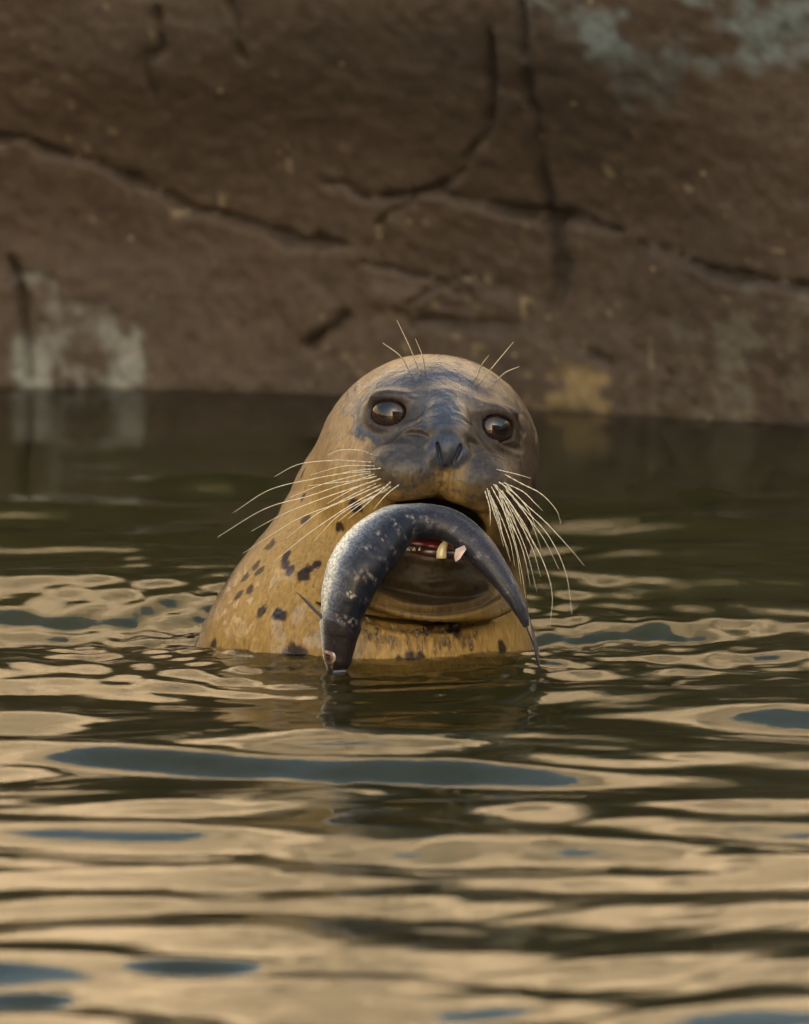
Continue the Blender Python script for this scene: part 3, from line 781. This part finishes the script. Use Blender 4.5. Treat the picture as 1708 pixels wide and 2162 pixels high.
RW = [[(1050, 998), (1088, 1000), (1119, 1010)], [(1056, 1008), (1100, 1020), (1141, 1044), (1175, 1075), (1191, 1108)], [(1056, 1014), (1103, 1038), (1130, 1062), (1143, 1083)],
      [(1062, 1024), (1105, 1060), (1155, 1105), (1205, 1155), (1228, 1200)], [(1062, 1030), (1112, 1080), (1160, 1135), (1195, 1210), (1207, 1292)], [(1058, 1034), (1105, 1110), (1145, 1185), (1162, 1250), (1163, 1325)],
      [(1056, 1040), (1085, 1100), (1115, 1170), (1138, 1255)], [(1050, 1036), (1080, 1100), (1105, 1170), (1122, 1240)], [(1048, 1042), (1070, 1100), (1090, 1165), (1104, 1235)],
      [(1046, 1046), (1062, 1100), (1078, 1150), (1086, 1200)], [(1040, 1040), (1052, 1090), (1062, 1130), (1072, 1165)], [(1050, 1046), (1072, 1095), (1095, 1140), (1112, 1205)],
      [(1060, 1036), (1090, 1080), (1115, 1120), (1130, 1160)], [(1064, 1028), (1095, 1065), (1125, 1110), (1146, 1165)], [(1036, 1034), (1042, 1080), (1050, 1110), (1062, 1150)],
      [(1030, 1036), (1034, 1070), (1036, 1095), (1030, 1112)], [(1044, 1030), (1060, 1070), (1076, 1105), (1084, 1130)], [(1052, 1026), (1078, 1062), (1100, 1100), (1110, 1140)],
      [(1058, 1018), (1090, 1045), (1118, 1080), (1135, 1120)], [(1066, 1034), (1110, 1085), (1150, 1140), (1180, 1200)], [(1048, 1022), (1066, 1056), (1086, 1092), (1098, 1130)],
      [(1054, 1044), (1078, 1110), (1098, 1185), (1110, 1262)], [(1040, 1046), (1050, 1092), (1064, 1140), (1076, 1182)], [(1062, 1042), (1095, 1100), (1125, 1160), (1142, 1215)]]
for w in RW:
    w = [(w[0][0] - random.uniform(-4, 12), w[0][1] - random.uniform(-4, 16))] + [(a + random.uniform(-4, 4) * (k + .3) / 2, b + random.uniform(-4, 4) * (k + .3) / 2) for k, (a, b) in enumerate(w[1:])]
    whisker(w, fwd=0.025, dy=0.005, r0=0.00047)
for w in [[(888, 793), (868, 740), (838, 676)], [(869, 791), (845, 752), (808, 724)], [(898, 787), (893, 755), (877, 715)],
          [(1010, 812), (1040, 775), (1084, 722)], [(1006, 800), (1016, 772), (1032, 750)], [(1046, 806), (1068, 786), (1096, 774)]]:
    whisker(w, r0=0.0006, fwd=0.025, dy=-0.01)

# ------------------------------------------------------------------ fish
fish = bpy.data.objects.new('fish', None); COL.objects.link(fish); fish.location = (0, 0, 0)
tag(fish, 'limp silver fish with dark blue back bent across the jaws of the seal', 'fish')
FC = [  # picture x, y, half width px, depth y (m)
 (700, 1432, 5, -.168), (706, 1416, 17, -.168), (712, 1392, 27, -.168), (715, 1355, 34, -.168), (720, 1312, 41, -.168), (730, 1262, 49, -.166), (750, 1207, 57, -.160), (785, 1157, 59, -.146),
 (835, 1112, 48, -.132), (890, 1100, 37, -.124), (950, 1110, 34, -.124), (1003, 1150, 32, -.132), (1047, 1204, 26, -.142), (1084, 1260, 18, -.150), (1104, 1300, 12, -.152), (1112, 1322, 7, -.152)]
ctl = np.array([[*at_y(a, b, y_), w * PX] for a, b, w, y_ in FC])
cv = spline(ctl, 260); P = cv[:, :3]; tt_ = np.linspace(0, 1, 260)[:, None]; hw = np.maximum(cv[:, 3], 0.0015) * (1 + .045 * vnoise(tt_ * [1, 0, 0], .07, 5) + .03 * vnoise(tt_ * [1, 0, 0], .03, 6) - .07 * np.exp(-((tt_[:, 0] - .56) / .03) ** 2))
T = np.gradient(P, axis=0); T /= np.linalg.norm(T, axis=1)[:, None]
toc = -FW[None]                                              # the back is turned to the viewer and to the inside of the bend
inn = np.cross(T, toc); inn /= np.linalg.norm(inn, axis=1)[:, None]
if inn[60] @ np.array([1.0, 0, 0]) < 0: inn = -inn
out_ = toc - (toc * T).sum(1)[:, None] * T; out_ /= np.linalg.norm(out_, axis=1)[:, None]
arcf = np.linspace(0, 1, len(P)); rot = np.radians(42 - 14 * np.exp(-((arcf - .36) / .12) ** 2))[:, None]
dors = inn * np.cos(rot) + out_ * np.sin(rot); lat = np.cross(T, dors)
if lat[60] @ (-inn[60]) < 0: lat = -lat
NS = 72; V = []; cf = []; ang = np.linspace(0, 2 * math.pi, NS, endpoint=False)
arc = np.concatenate([[0], np.cumsum(np.linalg.norm(np.diff(P, axis=0), axis=1))]); arc /= arc[-1]
ca, sa = np.cos(ang), np.sin(ang)
for i in range(len(P)):
    hgt = hw[i] * 1.08; wid = hw[i] * 0.86
    x_ = np.sign(sa) * np.abs(sa) ** 0.95 * wid; y_ = ca * hgt
    V.append(P[i] + x_[:, None] * lat[i] + y_[:, None] * dors[i])
V = np.array(V)
NR = len(P); A, Bq = np.meshgrid(arc, ang, indexing='ij'); A = A.ravel(); Bq = Bq.ravel(); up1 = np.cos(Bq)
uvp = np.stack([A * 350, Bq * 22, A * 0], 1)                 # mm along / around
f1 = fbm(uvp, 9, 3, 401); f2 = fbm(uvp * [1, .35, 1], 3, 2, 411); f3 = vnoise(uvp, 2.2, 421)
back_c = np.array([0.006, 0.007, 0.014]); side_c = np.array([0.14, 0.15, 0.18]); bel = np.array([0.62, 0.60, 0.52]); hb_ = np.array([0.024, 0.015, 0.013])
fcx = np.repeat(back_c[None], len(A), 0)
def flay(col, mk):
    global fcx
    mk = np.clip(mk, 0, 1)[:, None]; fcx = fcx * (1 - mk) + col[None] * (1 + .18 * f1 + .10 * f2)[:, None] * mk
lf = 1 - sstep(.42, .60, A)  # silver fades where the jaws hold it: mouth shadow painted in
flay(np.array([.032, .030, .038]), sstep(.5, .7, A) * (1 + .5 * f1) * .8)
flay(side_c * .45, sstep(.50, .05, up1 + .25 * f1) * lf * .8); flay(side_c * 1.3, sstep(.12, -.25, up1 + .2 * f1) * (.25 + .75 * lf)); flay(bel * 1.1, sstep(-.15, -.5, up1 + .12 * f1) * np.maximum(lf, sstep(-.6, -.9, up1)))
# pale flecks where scales are lost, in rows along the back
row = 1.5 * sstep(.15, .5, np.cos(A * 350 / 3.2 + 1.2 * f1)) * sstep(0.0, .5, f3 + .3 * f1) * np.exp(-((up1 - .55) / .35) ** 2) * sstep(.10, .16, A) * (1 - sstep(.5, .62, A))
flay(np.array([.38, .31, .27]), row * .75)
flay(np.array([.30, .25, .27]), sstep(.35, .7, f2 + .4 * f1) * .35 * (A > .5))
flay(np.array([.012, .013, .018]), .75 * sstep(.35, .8, np.cos(A * 350 / 1.15 + 2.5 * f1 + 1.2 * up1)) * sstep(-.2, .3, up1) * sstep(.15, .2, A) * (1 - sstep(.45, .6, A)) * sstep(-.5, .3, f3 + f1))
flay(hb_, (1 - sstep(.125, .165, A + .012 * f1 - .025 * (1 - up1))) * sstep(-.75, -.2, up1) * .85)
flay(np.array([.35, .27, .13]), (1 - sstep(.13, .15, A)) * sstep(.05, .5, f1) * .5 * (up1 < .4))
V = V.reshape(-1, 3)
# gill cover edge stands proud
nr_ = V - np.repeat(P, NS, 0); nr_ /= np.linalg.norm(nr_, axis=1)[:, None] + 1e-9
gedge = 0.168 - 0.035 * (1 - np.abs(np.sin(Bq))) + 0.0
V = V + nr_ * (0.0011 * sstep(.02, .05, A) * (1 - sstep(gedge - .004, gedge, A)) * (np.abs(np.sin(Bq)) > .2) + 0.00018 * f2 - 0.0004 * (1 - sstep(.0, .4, np.abs(np.sin((A * 350 + 3 * f1) / 2.6)))) * sstep(.18, .25, A) * (1 - sstep(.4, .55, A)))[:, None]
idx = np.arange(NR * NS).reshape(NR, NS); nx_ = np.roll(idx, -1, 1)
F = np.stack([idx[:-1], nx_[:-1], nx_[1:], idx[1:]], -1).reshape(-1, 4).tolist()
F += [tuple(idx[0][::-1]), tuple(idx[-1])]
m = Mat('fish_skin').set(Roughness=0.45, Metallic=0.0, Coat_Weight=0.16, Coat_Roughness=0.12, IOR=1.33); a = m.attr('Col')
uvn = m.node('ShaderNodeCombineXYZ'); ua = m.attr('along'); ub = m.attr('around'); m.link(ua.outputs['Fac'], uvn.inputs[0]); m.link(ub.outputs['Fac'], uvn.inputs[1])
vz = m.node('ShaderNodeTexVoronoi'); vz.inputs['Scale'].default_value = 0.5; m.link(uvn.outputs[0], vz.inputs['Vector'])
sh = m.ramp(vz.outputs['Distance'], [(0.2, 1.3), (0.8, 0.55)])
m.link(m.mix(a.outputs['Color'], sh.outputs[0], 1.0, 'MULTIPLY'), m.b.inputs['Base Color'])
nb = m.bump(vz.outputs['Distance'], -0.8, 0.0008); m.link(nb, m.b.inputs['Normal']); fish_mat = m.m
mesh_obj('body', V, F, fish_mat, fish, cols={'Col': np.clip(fcx, .003, 1), 'along': A * 350, 'around': Bq * 22})
# eye of the fish on the side turned to the left
i0 = int(np.argmin(np.abs(P[:, 2] - at_y(700, 1383, -.168)[2])))
def on_fish(i, deg, off=0.0):
    a0 = math.radians(deg); return P[i] + (lat[i] * math.sin(a0) * hw[i] * .86 + dors[i] * math.cos(a0) * hw[i] * 1.08) * (1 + off), lat[i] * math.sin(a0) + dors[i] * math.cos(a0)
pe, ne = on_fish(i0, 88)
M = frame(ne, tuple(T[i0])); red = Mat('fish_eye').set(Roughness=.1, Coat_Weight=1); a = red.attr('Col'); red.link(a.outputs['Color'], red.b.inputs['Base Color'])
rad = np.hypot(SV[:, 0], SV[:, 1]); ec = np.repeat(np.array([[0.16, 0.045, 0.02]]), len(SV), 0); ec[rad < .45] = (.01, .01, .012); ec[rad > .8] = (.30, .27, .22)
mesh_obj('eye', pe + (SV * [.0062, .0062, .0030]) @ M, SF, red.m, fish, cols={'Col': ec})
# lower jaw, fins, tail
finm = Mat('fin').set(Base_Color=(0.06, 0.055, 0.06), Roughness=.35, Coat_Weight=.6); n = finm.noise(700, 2, .5, (1, 1, .1)); finm.link(finm.bump(n.outputs[0], .6, .001), finm.b.inputs['Normal']); finm = finm.m
def fin(name, outline, thick, mat):
    C = np.array(outline); c0 = C.mean(0); n_ = np.cross(C[1] - C[0], C[len(C) // 2] - C[0]); n_ /= np.linalg.norm(n_); k = len(C)
    V = [*(C + n_ * thick * .25), c0 + n_ * thick, *(C - n_ * thick * .25), c0 - n_ * thick]
    F = [(i, (i + 1) % k, k) for i in range(k)] + [(k + 1 + (i + 1) % k, k + 1 + i, 2 * k + 1) for i in range(k)] + [(i, k + 1 + i, k + 1 + (i + 1) % k, (i + 1) % k) for i in range(k)]
    return mesh_obj(name, V, F, mat, fish, smooth=False)
fin('tail_fin', [at_y(*q) for q in [(1103, 1300, -.152), (1118, 1302, -.152), (1126, 1328, -.154), (1136, 1362, -.156), (1140, 1410, -.156), (1133, 1405, -.150), (1128, 1370, -.147), (1112, 1330, -.150)]], .0022, finm)
fin('pectoral_fin', [at_y(*q) for q in [(682, 1300, -.168), (684, 1312, -.170), (660, 1288, -.176), (626, 1250, -.184), (652, 1270, -.176)]], .0008, finm)
fin('pelvic_fin', [at_y(*q) for q in [(962, 1160, -.150), (980, 1152, -.146), (984, 1160, -.152), (971, 1180, -.156), (962, 1186, -.156), (959, 1176, -.156)]], .0022, Mat('pale_fin').set(Base_Color=(.55, .36, .27), Roughness=.3, Coat_Weight=.5).m)
jaw = [at_y(*q) for q in [(690, 1432, -.172), (705, 1418, -.178), (730, 1416, -.176), (735, 1422, -.168), (712, 1436, -.170), (694, 1440, -.168)]]
fin('lower_jaw', jaw, .004, finm)

# water clinging to the throat and beads on the flank
glassy = Mat('water_bead').set(Base_Color=(1, 1, 1), Roughness=0.02, IOR=1.33, Transmission_Weight=1.0).m
rd = np.random.RandomState(3); LV_, LF_ = uvsphere(8, 6); BV = []; BF = []; nbv = 0
def bead(h, n_, r, el):
    global nbv
    M = frame(n_, (0, .01, 1)); BV.append(h + (LV_ * [r, r * el, r * .55]) @ M); BF.extend([tuple(i + nbv for i in f) for f in LF_]); nbv += len(LV_)
for k in range(150):
    if k < 90: px, py, r, el = rd.uniform(760, 1010), 1345 + rd.normal(0, 14), rd.uniform(.0010, .0026), rd.uniform(1, 3.5)
    else: px, py, r, el = rd.uniform(470, 720), rd.uniform(1180, 1385), rd.uniform(.0004, .0010), rd.uniform(1, 2)
    q = bvh.ray_cast(Vector(CAM), Vector(ray(px, py)))
    if q[0] is not None: bead(np.array(q[0]), np.array(q[1]), r, el)
o = mesh_obj('water_beads', np.concatenate(BV), BF, glassy, seal); o['kind'] = 'stuff'
